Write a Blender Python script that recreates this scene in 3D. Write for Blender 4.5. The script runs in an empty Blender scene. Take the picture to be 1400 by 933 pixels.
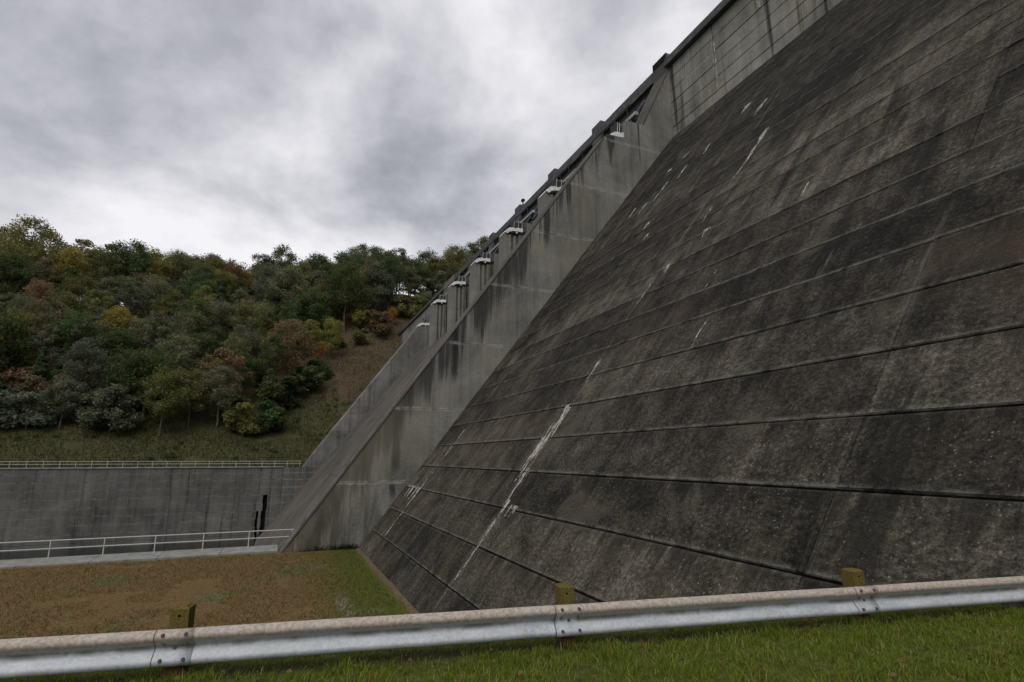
import bpy, math, random
import numpy as np
from mathutils import Vector, Matrix, noise

R = math.radians
random.seed(7); rng = np.random.default_rng(7)
scene = bpy.context.scene
col = scene.collection

# ------------------------------------------------------------------ camera
# world: +Y runs along the dam axis (away), +X upstream (into the dam), z = 0 at the toe of the dam
CAMZ = 6.4
HEAD, PITCH, FPX = R(22.8), R(12.0), 750.0
cam_d = bpy.data.cameras.new('camera'); cam = bpy.data.objects.new('camera', cam_d); col.objects.link(cam)
cam.location = (0, 0, CAMZ)
cam.rotation_euler = (math.pi/2 + PITCH, 0, -HEAD)
cam_d.sensor_fit = 'HORIZONTAL'; cam_d.sensor_width = 36.0; cam_d.lens = 36.0*FPX/1400.0
cam_d.clip_start = 0.1; cam_d.clip_end = 6000
scene.camera = cam

# ------------------------------------------------------------------ view
vs = scene.view_settings
vs.view_transform = 'Standard'; vs.look = 'None'; vs.exposure = 0.65; vs.gamma = 1.0
vs.use_curve_mapping = False
scene.cycles.use_denoising = True
scene.cycles.max_bounces = 6
scene.cycles.diffuse_bounces = 3
scene.cycles.transparent_max_bounces = 12

# ------------------------------------------------------------------ node helper
class NT:
    def __init__(s, tree): s.t = tree; s.n = tree.nodes; s.l = tree.links
    def node(s, typ, **kw):
        n = s.n.new(typ)
        for k, v in kw.items(): setattr(n, k, v)
        return n
    def put(s, sock, v):
        if v is None: return
        if hasattr(v, 'bl_idname') and hasattr(v, 'is_output'): s.l.new(v, sock)
        else: sock.default_value = v
    def math(s, op, a, b=None, c=None, clamp=False):
        n = s.node('ShaderNodeMath', operation=op, use_clamp=clamp)
        s.put(n.inputs[0], a); s.put(n.inputs[1], b); s.put(n.inputs[2], c)
        return n.outputs[0]
    def mix(s, fac, a, b, blend='MIX'):
        n = s.node('ShaderNodeMix', data_type='RGBA', blend_type=blend)
        s.put(n.inputs[0], fac); s.put(n.inputs[6], a); s.put(n.inputs[7], b)
        return n.outputs[2]
    def ramp(s, v, lo, hi, a=0.0, b=1.0, smooth=True):
        n = s.node('ShaderNodeMapRange', interpolation_type='SMOOTHSTEP' if smooth else 'LINEAR')
        s.put(n.inputs[0], v)
        s.put(n.inputs[1], lo); s.put(n.inputs[2], hi); s.put(n.inputs[3], a); s.put(n.inputs[4], b)
        return n.outputs[0]
    def comb(s, x, y, z):
        n = s.node('ShaderNodeCombineXYZ'); s.put(n.inputs[0], x); s.put(n.inputs[1], y); s.put(n.inputs[2], z)
        return n.outputs[0]
    def sep(s, v):
        n = s.node('ShaderNodeSeparateXYZ'); s.put(n.inputs[0], v); return n.outputs
    def noise(s, vec, scale, detail=4, rough=0.55, dist=0.0):
        n = s.node('ShaderNodeTexNoise'); s.put(n.inputs['Vector'], vec)
        n.inputs['Scale'].default_value = scale; n.inputs['Detail'].default_value = detail
        n.inputs['Roughness'].default_value = rough; n.inputs['Distortion'].default_value = dist
        return n.outputs[0]
    def voro(s, vec, scale, feature='F1'):
        n = s.node('ShaderNodeTexVoronoi', feature=feature); s.put(n.inputs['Vector'], vec)
        n.inputs['Scale'].default_value = scale
        return n
    def pos(s): return s.node('ShaderNodeNewGeometry').outputs['Position']

def C3(r, g, b): return (r, g, b, 1.0)

# ------------------------------------------------------------------ world: overcast sky
SUN_EL, SUN_AZ = R(48), R(-140)       # soft light from the downstream side
world = bpy.data.worlds.new('World'); scene.world = world; world.use_nodes = True
w = NT(world.node_tree); w.n.clear()
wo = w.node('ShaderNodeOutputWorld'); bg = w.node('ShaderNodeBackground'); bg.inputs[1].default_value = 0.1
sky = w.node('ShaderNodeTexSky', sky_type='NISHITA', sun_disc=False)
sky.sun_elevation = SUN_EL; sky.sun_rotation = SUN_AZ; sky.air_density = 1.0; sky.dust_density = 2.0
tc = w.node('ShaderNodeTexCoord').outputs['Generated']
dx, dy, dz = w.sep(tc)
den = w.math('ADD', w.math('MAXIMUM', dz, 0.0), 0.42)
cx = w.math('DIVIDE', dx, den); cy = w.math('DIVIDE', dy, den)
cx = w.math('ADD', cx, 34.9); cy = w.math('ADD', cy, 25.5)
cv = w.comb(cx, cy, 3.7)
warp = w.noise(cv, 1.1, 3, 0.5)
cv2 = w.comb(w.math('ADD', cx, w.math('MULTIPLY', warp, 0.35)), w.math('SUBTRACT', cy, w.math('MULTIPLY', warp, 0.25)), 8.1)
n1 = w.noise(cv2, 1.25, 2, 0.45)
n2 = w.noise(cv2, 3.2, 8, 0.55, 0.0)
n3 = w.noise(cv, 8, 6, 0.6, 0.0)
dens = w.math('ADD', w.math('ADD', w.math('MULTIPLY', n1, 0.52), w.math('MULTIPLY', n2, 0.40)), w.math('MULTIPLY', n3, 0.08))
dens = w.math('ADD', w.math('MULTIPLY', w.math('SUBTRACT', dens, .5), 1.5), .44)
cr = w.node('ShaderNodeValToRGB'); w.put(cr.inputs[0], dens)
e = cr.color_ramp.elements
e[0].position = 0.30; e[0].color = C3(.60, .595, .615)
e[1].position = 0.72; e[1].color = C3(.095, .095, .108)
for p_, c_ in ((0.40, (.44, .44, .465)), (0.50, (.29, .293, .322)), (0.60, (.180, .182, .204))):
    q = e.new(p_); q.color = C3(*c_)
cl = w.mix(1.0, cr.outputs[0], C3(10, 10, 10), 'MULTIPLY')
w.put(bg.inputs[0], w.mix(0.96, sky.outputs[0], cl)); w.l.new(bg.outputs[0], wo.inputs[0])

sun_d = bpy.data.lights.new('sun', 'SUN'); sun_d.energy = 1.2; sun_d.angle = R(40); sun_d.color = (1.0, .97, .92)
sun = bpy.data.objects.new('sun', sun_d); col.objects.link(sun)
sd = Vector((math.sin(SUN_AZ)*math.cos(SUN_EL), math.cos(SUN_AZ)*math.cos(SUN_EL), math.sin(SUN_EL)))
sun.rotation_euler = sd.to_track_quat('Z', 'Y').to_euler(); sun.location = (-30, -10, 60)

# ------------------------------------------------------------------ object helpers
def mesh(name, v, f, smooth=False):
    me = bpy.data.meshes.new(name)
    if isinstance(v, np.ndarray): v = v.tolist()
    if isinstance(f, np.ndarray): f = f.tolist()
    me.from_pydata(v, [], f); me.update()
    if smooth: me.polygons.foreach_set('use_smooth', [True]*len(me.polygons))
    return me
def obj(name, me, mat=None, parent=None):
    o = bpy.data.objects.new(name, me); col.objects.link(o)
    if mat and me is not None and not me.materials: me.materials.append(mat)
    if parent: o.parent = parent
    return o
def tag(o, label=None, cat=None, group=None, kind=None):
    if label: o['label'] = label
    if cat: o['category'] = cat
    if group: o['group'] = group
    if kind: o['kind'] = kind
    return o
def empty(name, loc=(0, 0, 0)):
    o = bpy.data.objects.new(name, None); col.objects.link(o); o.location = loc; o.empty_display_size = .3
    return o
class MB:
    """collects shapes into one mesh"""
    def __init__(s, org=(0, 0, 0)): s.v = []; s.f = []; s.o = Vector(org)
    def add(s, vs_, fs_):
        k = len(s.v); s.v += [tuple(Vector(p)-s.o) for p in vs_]; s.f += [tuple(i+k for i in f) for f in fs_]
    def box(s, a, b):
        (x0, y0, z0), (x1, y1, z1) = a, b
        s.add([(x0,y0,z0),(x1,y0,z0),(x1,y1,z0),(x0,y1,z0),(x0,y0,z1),(x1,y0,z1),(x1,y1,z1),(x0,y1,z1)],
              [(3,2,1,0),(4,5,6,7),(0,1,5,4),(1,2,6,5),(2,3,7,6),(3,0,4,7)])
    def bbox(s, a, b, c=0.03):
        """box with chamfered edges"""
        import bmesh
        bm = bmesh.new(); bmesh.ops.create_cube(bm, size=1.0)
        for q in bm.verts:
            q.co = Vector([(a[i]+b[i])/2 + q.co[i]*(b[i]-a[i]) for i in range(3)])
        bmesh.ops.bevel(bm, geom=bm.edges[:], offset=c, segments=1, affect='EDGES')
        bm.verts.index_update()
        s.add([q.co[:] for q in bm.verts], [[q.index for q in f.verts] for f in bm.faces]); bm.free()
    def tube(s, p, q, r0, r1=None, n=8, cap=True):
        r1 = r0 if r1 is None else r1
        p, q = Vector(p), Vector(q); d = (q-p).normalized()
        a = d.orthogonal().normalized(); b = d.cross(a)
        vs_ = [p+(a*math.cos(t)+b*math.sin(t))*r0 for t in [2*math.pi*i/n for i in range(n)]]
        vs_ += [q+(a*math.cos(t)+b*math.sin(t))*r1 for t in [2*math.pi*i/n for i in range(n)]]
        fs_ = [(i, (i+1) % n, n+(i+1) % n, n+i) for i in range(n)]
        if cap: fs_ += [tuple(range(n))[::-1], tuple(range(n, 2*n))]
        s.add(vs_, fs_)
    def extrude_y(s, poly, y0, y1):
        """poly: (x,z) points, extruded along Y"""
        n = len(poly)
        a = sum(poly[i][0]*poly[(i+1) % n][1]-poly[(i+1) % n][0]*poly[i][1] for i in range(n))
        if a < 0: poly = poly[::-1]
        s.add([(x, y0, z) for x, z in poly]+[(x, y1, z) for x, z in poly],
              [tuple(range(n)), tuple(range(n, 2*n))[::-1]]+[((i+1) % n, i, n+i, n+(i+1) % n) for i in range(n)])
    def build(s, name, mat, parent=None, smooth=False):
        return obj(name, mesh(name, s.v, s.f, smooth), mat, parent)
def clip(poly, z0, z1):
    def half(pl, inside, cut):
        out = []
        for i in range(len(pl)):
            p, q = pl[i], pl[(i+1) % len(pl)]
            if inside(p): out.append(p)
            if inside(p) != inside(q): out.append(cut(p, q))
        return out
    def at(zc): return lambda p, q: (p[0]+(q[0]-p[0])*(zc-p[1])/(q[1]-p[1]), zc)
    pl = half(poly, lambda p: p[1] >= z0, at(z0))
    return half(pl, lambda p: p[1] <= z1, at(z1)) if pl else []

# ------------------------------------------------------------------ materials
def new_mat(name):
    m = bpy.data.materials.new(name); m.use_nodes = True
    t = NT(m.node_tree); b = t.n['Principled BSDF']; b.inputs['Roughness'].default_value = .9
    b.inputs['Specular IOR Level'].default_value = .06
    return m, t, b
def bump(t, b, h, strength=.5, dist=.02):
    n = t.node('ShaderNodeBump'); n.inputs['Strength'].default_value = strength; n.inputs['Distance'].default_value = dist
    t.put(n.inputs['Height'], h); t.l.new(n.outputs[0], b.inputs['Normal'])
def simple(name, c, rough=.85, var=.25, scale=3.0, metal=0.0):
    m, t, b = new_mat(name); p = t.pos()
    n = t.noise(p, scale, 5, .6)
    k = t.ramp(n, .3, .7, 1-var, 1+var, False)
    t.put(b.inputs['Base Color'], t.mix(1.0, C3(*c), t.comb(k, k, k), 'MULTIPLY'))
    b.inputs['Roughness'].default_value = rough; b.inputs['Metallic'].default_value = metal
    bump(t, b, n, .3, .01)
    return m

def face_material():
    """black stained, lichen spotted concrete of the dam's sloping face"""
    m, t, b = new_mat('stained_dam_concrete'); p = t.pos(); x, y, z = t.sep(p)
    v2 = t.comb(y, t.math('MULTIPLY', z, 1.26), 0.0)
    big = t.noise(v2, .11, 4, .6, .6)
    streak = t.noise(t.comb(t.math('MULTIPLY', y, 1.5), t.math('MULTIPLY', z, .16), 2.0), 1.0, 6, .65, .4)
    mid = t.noise(v2, .9, 8, .72, .3)
    fine = t.noise(v2, 8.0, 6, .75)
    grit = t.noise(v2, 26.0, 4, .75)
    # per-lift tone
    lift = t.math('FLOOR', t.math('DIVIDE', t.math('SUBTRACT', z, 1.206), 1.524))
    blk = t.math('FLOOR', t.math('DIVIDE', t.math('SUBTRACT', y, 8.0), 15.24))
    wn = t.node('ShaderNodeTexWhiteNoise', noise_dimensions='2D'); t.put(wn.inputs[0], t.comb(lift, blk, 0))
    s = t.math('ADD', t.math('ADD', t.math('MULTIPLY', big, .34), t.math('MULTIPLY', streak, .34)), t.math('MULTIPLY', mid, .54))
    s = t.math('ADD', s, t.math('MULTIPLY', t.math('SUBTRACT', fine, .5), .80))
    s = t.math('ADD', s, t.math('MULTIPLY', t.math('SUBTRACT', wn.outputs[0], .5), .13))
    cr = t.node('ShaderNodeValToRGB'); t.put(cr.inputs[0], s)
    e = cr.color_ramp.elements
    e[0].position = .42; e[0].color = C3(.011, .010, .009)
    e[1].position = .82; e[1].color = C3(.150, .132, .106)
    for p_, c_ in ((.53, (.023, .0207, .0175)), (.62, (.042, .0372, .0305)), (.72, (.080, .070, .056))):
        q = e.new(p_); q.color = C3(*c_)
    c = cr.outputs[0]
    # rusty brown patches, more on the mid lifts
    br = t.ramp(t.noise(t.comb(y, t.math('MULTIPLY', z, .8), 9.3), .16, 4, .55, .8), .50, .66)
    brz = t.math('MULTIPLY', t.ramp(z, 5, 8), t.ramp(z, 19, 12.5))
    c = t.mix(t.math('MULTIPLY', t.math('MULTIPLY', br, brz), .45), c, C3(.080, .060, .042))
    # green-brown moss on the lowest lifts
    ms = t.math('MULTIPLY', t.ramp(t.noise(v2, .5, 6, .7), .47, .62), t.ramp(z, 8.5, 3.0))
    c = t.mix(t.math('MULTIPLY', ms, .35), c, C3(.080, .072, .042))
    # pale lichen dots
    vo = t.voro(v2, 5.2); dot = t.ramp(vo.outputs['Distance'], .15, .05)
    vsel = t.math('GREATER_THAN', t.sep(vo.outputs['Color'])[0], .38)
    vo2 = t.voro(v2, 11.0); dot2 = t.math('MULTIPLY', t.ramp(vo2.outputs['Distance'], .26, .12), t.math('GREATER_THAN', t.sep(vo2.outputs['Color'])[1], .62))
    lz = t.math('MULTIPLY', t.ramp(z, 12.0, 3.5, .05, 1.0), t.ramp(t.noise(v2, .33, 4, .6), .33, .58))
    dd = t.math('MULTIPLY', t.math('MAXIMUM', t.math('MULTIPLY', dot, vsel), t.math('MULTIPLY', dot2, .7)), lz)
    c = t.mix(t.math('MULTIPLY', dd, .85), c, C3(.30, .285, .24))
    # black algae runs
    dk = t.ramp(t.noise(t.comb(t.math('MULTIPLY', y, .55), t.math('MULTIPLY', z, .10), 6.0), 1.0, 5, .6, .9), .54, .66)
    dk = t.ramp(t.math('ADD', dk, t.ramp(z, 10, 34, -.12, .55)), .0, 1.0)
    c = t.mix(t.math('MULTIPLY', dk, .70), c, C3(.014, .0135, .0125))
    # thin pale lime runs, most of them hugging the block joints
    dj = t.math('ABSOLUTE', t.math('SUBTRACT', t.math('FRACT', t.math('DIVIDE', t.math('SUBTRACT', y, 8.0-7.62), 15.24)), .5))
    nearj = t.math('MULTIPLY', t.ramp(dj, .016, .001), t.ramp(y, 12, 20, .25, 1.0))
    run = t.ramp(t.noise(t.comb(t.math('MULTIPLY', y, 6.0), t.math('MULTIPLY', z, .22), 4.0), 1.0, 4, .6, .3), .50, .66)
    c = t.mix(t.math('MULTIPLY', t.math('MULTIPLY', nearj, run), .55), c, C3(.30, .29, .265))
    run2 = t.ramp(t.noise(t.comb(t.math('MULTIPLY', y, 4.0), t.math('MULTIPLY', z, .30), 14.0), 1.0, 5, .6, .3), .66, .76)
    c = t.mix(t.math('MULTIPLY', run2, .35), c, C3(.22, .21, .19))
    # pale worn lip along each lift joint
    fz = t.math('FRACT', t.math('DIVIDE', t.math('SUBTRACT', z, 1.206), 1.524))
    lip = t.math('MAXIMUM', t.ramp(fz, .10, .0), t.math('MULTIPLY', t.ramp(fz, .93, 1.0), .7))
    lip = t.math('MULTIPLY', lip, t.ramp(t.noise(v2, 1.7, 6, .75), .36, .62))
    c = t.mix(t.math('MULTIPLY', lip, .75), c, C3(.19, .18, .155))
    pit = t.math('MULTIPLY', t.math('MULTIPLY', t.ramp(t.voro(t.comb(y, t.math('MULTIPLY', z, 1.26), 3.3), 7.0).outputs['Distance'], .30, .12), t.ramp(mid, .40, .58)), t.ramp(z, 14, 4, .35, .9))
    c = t.mix(t.math('MULTIPLY', pit, .6), c, C3(.020, .019, .017))
    dl_ = t.ramp(t.noise(t.comb(t.math('MULTIPLY', y, 1.7), t.math('MULTIPLY', lift, 3.7), 0), 1.0, 5, .7), .40, .78, .0, 1.0, False)
    drip = t.math('MULTIPLY', t.ramp(t.math('SUBTRACT', t.math('ADD', fz, dl_), 1.0), .0, .35), t.ramp(fine, .30, .55, .5, 1.0))
    c = t.mix(t.math('MULTIPLY', drip, .62), c, C3(.013, .012, .011))
    pat = t.ramp(t.noise(t.comb(t.math('MULTIPLY', y, .28), t.math('MULTIPLY', z, .34), 31.0), 1.0, 6, .65, .7), .56, .66)
    c = t.mix(t.math('MULTIPLY', pat, .40), c, C3(.098, .086, .068))
    g = t.ramp(grit, .3, .7, .42, 1.60, False)
    c = t.mix(1.0, c, t.comb(g, g, g), 'MULTIPLY')
    t.put(b.inputs['Base Color'], c)
    h = t.math('ADD', t.math('MULTIPLY', fine, .6), t.math('ADD', t.math('MULTIPLY', grit, .25), t.math('MULTIPLY', mid, .8)))
    bump(t, b, h, 1.0, .06)
    return m

def wall_material(name, base, ztop=None, dark=.6, seed=0.0, axis='x', lines=None, warm=.5):
    """board-marked grey concrete with rain streaks running down from the top edge (ztop = (a, b): z = a + b*u)"""
    m, t, b = new_mat(name); p = t.pos(); x, y, z = t.sep(p)
    u = x if axis == 'x' else y
    v2 = t.comb(u, z, seed)
    big = t.noise(v2, .17, 8, .68, .5)
    st = t.noise(t.comb(t.math('MULTIPLY', u, 1.3), t.math('MULTIPLY', z, .055), seed+3), 1.0, 6, .62, .25)
    st2 = t.noise(t.comb(t.math('MULTIPLY', u, 5.0), t.math('MULTIPLY', z, .10), seed+5), 1.0, 4, .6, .2)
    fine = t.noise(v2, 6.0, 6, .7)
    k = t.math('ADD', t.math('MULTIPLY', big, .62), t.math('ADD', t.math('MULTIPLY', st, .34), t.math('MULTIPLY', st2, .10)))
    k = t.math('ADD', k, t.math('MULTIPLY', t.math('SUBTRACT', fine, .5), .3))
    kk = t.ramp(k, .38, .76, .38, 1.50, False)
    c = t.mix(1.0, C3(*base), t.comb(kk, kk, kk), 'MULTIPLY')
    wm = t.ramp(t.noise(v2, .22, 4, .6), .45, .68)
    c = t.mix(t.math('MULTIPLY', wm, warm*.6), c, C3(base[0]*1.05, base[1]*.98, base[2]*.74))
    # black rain streaks
    bs = t.noise(t.comb(t.math('MULTIPLY', u, .9), t.math('MULTIPLY', z, .035), seed+9), 1.0, 6, .68, .2)
    if ztop:
        d = t.math('SUBTRACT', t.math('ADD', ztop[0], t.math('MULTIPLY', u, ztop[1])), z)
        edge = t.math('MULTIPLY', t.ramp(d, 6.0, .2, -.02, .27), t.ramp(z, 12, 26, 1.0, .58))
    else: edge = 0.06
    bm_ = t.ramp(t.math('ADD', bs, edge), .60, .72)
    c = t.mix(t.math('MULTIPLY', bm_, dark), c, C3(.030, .030, .030))
    if ztop:
        wob = t.math('MULTIPLY', t.math('SUBTRACT', t.noise(t.comb(t.math('MULTIPLY', u, 3.0), t.math('MULTIPLY', z, .5), 1.0), 1.0, 4, .6), .5), .5)
        for sx, hw, za, zb in ((8.45, .42, 5.2, 10.0), (9.2, .5, 9.9, 13.5), (3.6, .5, 1.0, 4.5), (13.0, .35, 12.5, 17.0), (6.1, .3, 4.8, 8.4), (8.3, .3, 3.2, 4.5)):
            m1 = t.ramp(t.math('ABSOLUTE', t.math('SUBTRACT', t.math('ADD', u, wob), sx)), hw, hw*.35)
            m2 = t.math('MULTIPLY', t.ramp(z, za-.4, za+1.0), t.ramp(z, zb+.5, zb-.5))
            c = t.mix(t.math('MULTIPLY', t.math('MULTIPLY', m1, m2), .85), c, C3(.022, .022, .022))
        tanm = t.math('MULTIPLY', t.ramp(z, 14.5, 6.0), t.ramp(t.math('SUBTRACT', t.math('MULTIPLY', z, .766), u), -5.5, -2.0))
        c = t.mix(t.math('MULTIPLY', tanm, .35), c, C3(.27, .245, .185))
        bs2 = t.math('MULTIPLY', t.ramp(z, 8.5, .0), t.ramp(t.noise(t.comb(t.math('MULTIPLY', u, 1.1), t.math('MULTIPLY', z, .22), seed+2), 1.0, 6, .7, .5), .40, .62))
        c = t.mix(t.math('MULTIPLY', bs2, .72), c, C3(.040, .039, .034))
    if lines:
        for zl in lines:
            wv = t.math('ADD', z, t.math('MULTIPLY', t.math('SUBTRACT', t.noise(t.comb(u, 0.0, zl), .8, 4, .7), .5), .5))
            dl = t.math('ABSOLUTE', t.math('SUBTRACT', wv, zl))
            ml = t.math('MULTIPLY', t.ramp(dl, .20, .02), t.ramp(t.noise(v2, 1.1, 5, .7), .36, .58))
            c = t.mix(t.math('MULTIPLY', ml, .62 if ztop else .30), c, C3(.36, .345, .30))
    t.put(b.inputs['Base Color'], c)
    board = t.math('SINE', t.math('MULTIPLY', z, 20.0))
    bump(t, b, t.math('ADD', fine, t.math('MULTIPLY', board, .05)), .5, .025)
    return m

M = {}
M['face'] = face_material()
TRAIN_LINES = [4.6, 10.2, 15.8, 21.3, 27.0, 32.6, 38.4]
M['train'] = wall_material('training_wall_concrete', (.205, .199, .182), (-1.3, 1.403), .84, 0.0, 'x', TRAIN_LINES)
M['train_far'] = wall_material('far_wall_concrete', (.17, .166, .156), None, .45, 21.0, 'x', None, .25)
M['basin'] = wall_material('basin_wall_concrete', (.125, .123, .115), None, .85, 33.0, 'x', [-7.1, -5.6, -4.1, -2.6, -1.0, .5, 2.0, 3.4], .2)
M['upper'] = wall_material('upper_wall_concrete', (.225, .218, .196), None, .9, 44.0, 'y', None, .5)
M['pier'] = wall_material('pier_concrete', (.20, .193, .172), None, .85, 52.0, 'x', None, .3)
M['strip'] = wall_material('worn_wall_top_concrete', (.105, .094, .083), None, .6, 61.0, 'y', None, .3)
M['core'] = simple('dark_joint', (.016, .016, .015), .95, .2)
M['bridge'] = simple('weathered_bridge_concrete', (.085, .085, .085), .9, .35, 1.2)
M['girder'] = simple('dark_girder', (.045, .046, .048), .8, .3, 1.5)
M['gate'] = simple('blue_grey_gate_steel', (.05, .058, .075), .6, .3, 1.0)
M['pale'] = simple('pale_painted_steel', (.34, .34, .34), .7, .3, 1.5)
M['white'] = simple('whitened_cover', (.66, .66, .65), .8, .3, 2.2)
M['slab'] = simple('walkway_concrete', (.21, .205, .19), .9, .3, 1.4)
M['railing'] = simple('galvanised_railing', (.42, .42, .41), .6, .2, 6.0)
M['soil'] = simple('bare_brown_soil', (.105, .078, .048), .95, .5, 4.5)

def streak_material():
    m, t, b = new_mat('white_lime_crust'); p = t.pos(); x, y, z = t.sep(p)
    v = t.comb(t.math('MULTIPLY', y, 11.0), t.math('MULTIPLY', z, 1.4), 0)
    n = t.noise(v, 1.0, 6, .7, .4); f = t.noise(p, 14, 4, .7)
    k = t.ramp(f, .3, .7, .7, 1.15, False)
    t.put(b.inputs['Base Color'], t.mix(1.0, C3(.42, .405, .37), t.comb(k, k, k), 'MULTIPLY'))
    a = t.ramp(t.math('ADD', n, t.math('MULTIPLY', t.math('SUBTRACT', f, .5), .6)), .42, .60)
    t.put(b.inputs['Alpha'], a)
    bump(t, b, f, .5, .01)
    return m
M['streak'] = streak_material()

# ================================================================== THE DAM, near section
KS = .766                                   # horizontal run per metre of height
X0 = 6.02
def face_x(z): return X0 + KS*z
NL = math.hypot(1, KS)
SD = Vector((KS, 0, 1))/NL                  # up the slope
ND = Vector((-1, 0, KS))/NL                 # out of the face
LIFT0, LIFT = 1.206, 1.524
YEND = 43.35
JOINTS = [-37.72, -22.48, -7.24, 8.0, 23.24, 38.48, YEND]
ZT = LIFT0 + 26*LIFT                        # 40.83 top of slope
GROOVE = .046

dam = empty('concrete_dam', (face_x(0), 20, 0))
tag(dam, 'dark stained concrete dam with steep sloping face and pale panelled wall on top', 'dam')
def part(name, mb_or_me, mat, parent):
    me = mb_or_me if isinstance(mb_or_me, bpy.types.Mesh) else mesh(name, mb_or_me.v, mb_or_me.f)
    o = obj(name, me, mat, parent); o.matrix_parent_inverse = Matrix.Translation(parent.location).inverted()
    return o
def slope_panel(y0, y1, z0, z1, seed):
    rr = random.Random(seed)
    n = 14; g = GROOVE/2
    off = rr.uniform(-.012, .016); tilt = rr.uniform(.0, .03)
    s0, s1 = z0*NL + g, z1*NL - g
    ya, yb = y0+.012, y1-.012
    rows = []
    for i in range(n+1):
        y = ya+(yb-ya)*i/n
        eb = noise.noise((y*1.3, z0*3.1, 1.0))*.016 ; et = noise.noise((y*1.3, z1*3.1, 5.0))*.016
        bow = noise.noise((y*.25, z0*.7, 9.0))*.012
        pts = [(s0+eb, -.2), (s0+eb, off-.022), (s0+eb+.022, off+bow+tilt), (s1+et-.03, off+bow), (s1+et, off-.035), (s1+et, -.2)]
        rows.append([Vector((X0, y, 0)) + SD*s + ND*d for s, d in pts])
    vv = [p for r_ in rows for p in r_]; k = 6; f = []
    for i in range(n):
        for j in range(k-1):
            a = i*k+j; f.append((a, a+k, a+k+1, a+1))
    f.append(tuple(range(k))); f.append(tuple(range(n*k, n*k+k))[::-1])
    return mesh('panel', vv, f)
sd_ = 0
for b_ in range(len(JOINTS)-1):
    for n_ in range(-1, 26):
        z0 = LIFT0+LIFT*n_ if n_ >= 0 else -2.0
        z1 = LIFT0+LIFT*(n_+1)
        sd_ += 1
        part('panel', slope_panel(JOINTS[b_], JOINTS[b_+1], z0, z1, sd_), M['face'], dam)
mb = MB(); ic = .10*NL                       # the body behind the joints
mb.extrude_y([(face_x(-2)+ic, -2), (face_x(ZT)+ic, ZT), (37.50, ZT), (37.50, 50.1), (44, 50.1), (44, -2)], JOINTS[0], YEND-.05)
part('joint_core', mb, M['core'], dam)
# vertical upper wall of panels
XU = 37.35
UZ = [ZT-.05, 41.95, 43.45, 44.95, 46.45, 47.97, 49.5]
UJ = [-39.9, -24.6, -9.3, 5.9, 21.15, 36.4, YEND]
for b_ in range(len(UJ)-1):
    for n_ in range(len(UZ)-1):
        g = .035; d = random.uniform(-.02, .02)
        mb = MB(); mb.bbox((XU+d, UJ[b_]+.035, UZ[n_]+g), (XU+.32, UJ[b_+1]-.035, UZ[n_+1]-g), .015)
        part('upper_panel', mb, M['upper'], dam)
for b_ in range(len(UJ)-1):
    mb = MB(); mb.bbox((XU-.55, UJ[b_]+.015, 49.52), (XU+.6, UJ[b_+1]-.015, 50.15), .05)
    mb.bbox((XU-.38, UJ[b_]+.015, 50.13), (XU-.06, UJ[b_+1]-.015, 50.62), .03)
    part('coping', mb, M['bridge'], dam)

# lime crusts: real thin deposits on the face
def crust(y, z0, z1, w0, w1, sd0, drift=0.0):
    """ragged ribbon running down the slope from z1 to z0"""
    rr = random.Random(sd0); n = max(6, int((z1-z0)*5)); L = []; Rr = []
    for i in range(n+1):
        f = i/n; z = z0+(z1-z0)*f
        wd = (w0+(w1-w0)*f)*(.45+1.1*abs(noise.noise((z*2.7, sd0*3.3, 0)))+.5*rr.random())
        if i in (0, n): wd *= .25
        c = y+drift*(1-f)+noise.noise((z*1.6, sd0*1.7, 4))*.14
        L.append((c-wd/2, z)); Rr.append((c+wd/2, z))
    vv = []; f_ = []
    def P(a, off):
        return Vector((X0, a[0], 0))+SD*(a[1]*NL)+ND*off
    for (a, b2) in zip(L, Rr):
        vv += [P(a, .030), P(((a[0]+b2[0])/2, a[1]), .052), P(b2, .030)]
    for i in range(n):
        k = i*3; f_ += [(k, k+1, k+4, k+3), (k+1, k+2, k+5, k+4)]
    return mesh('lime_crust', vv, f_)
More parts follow.
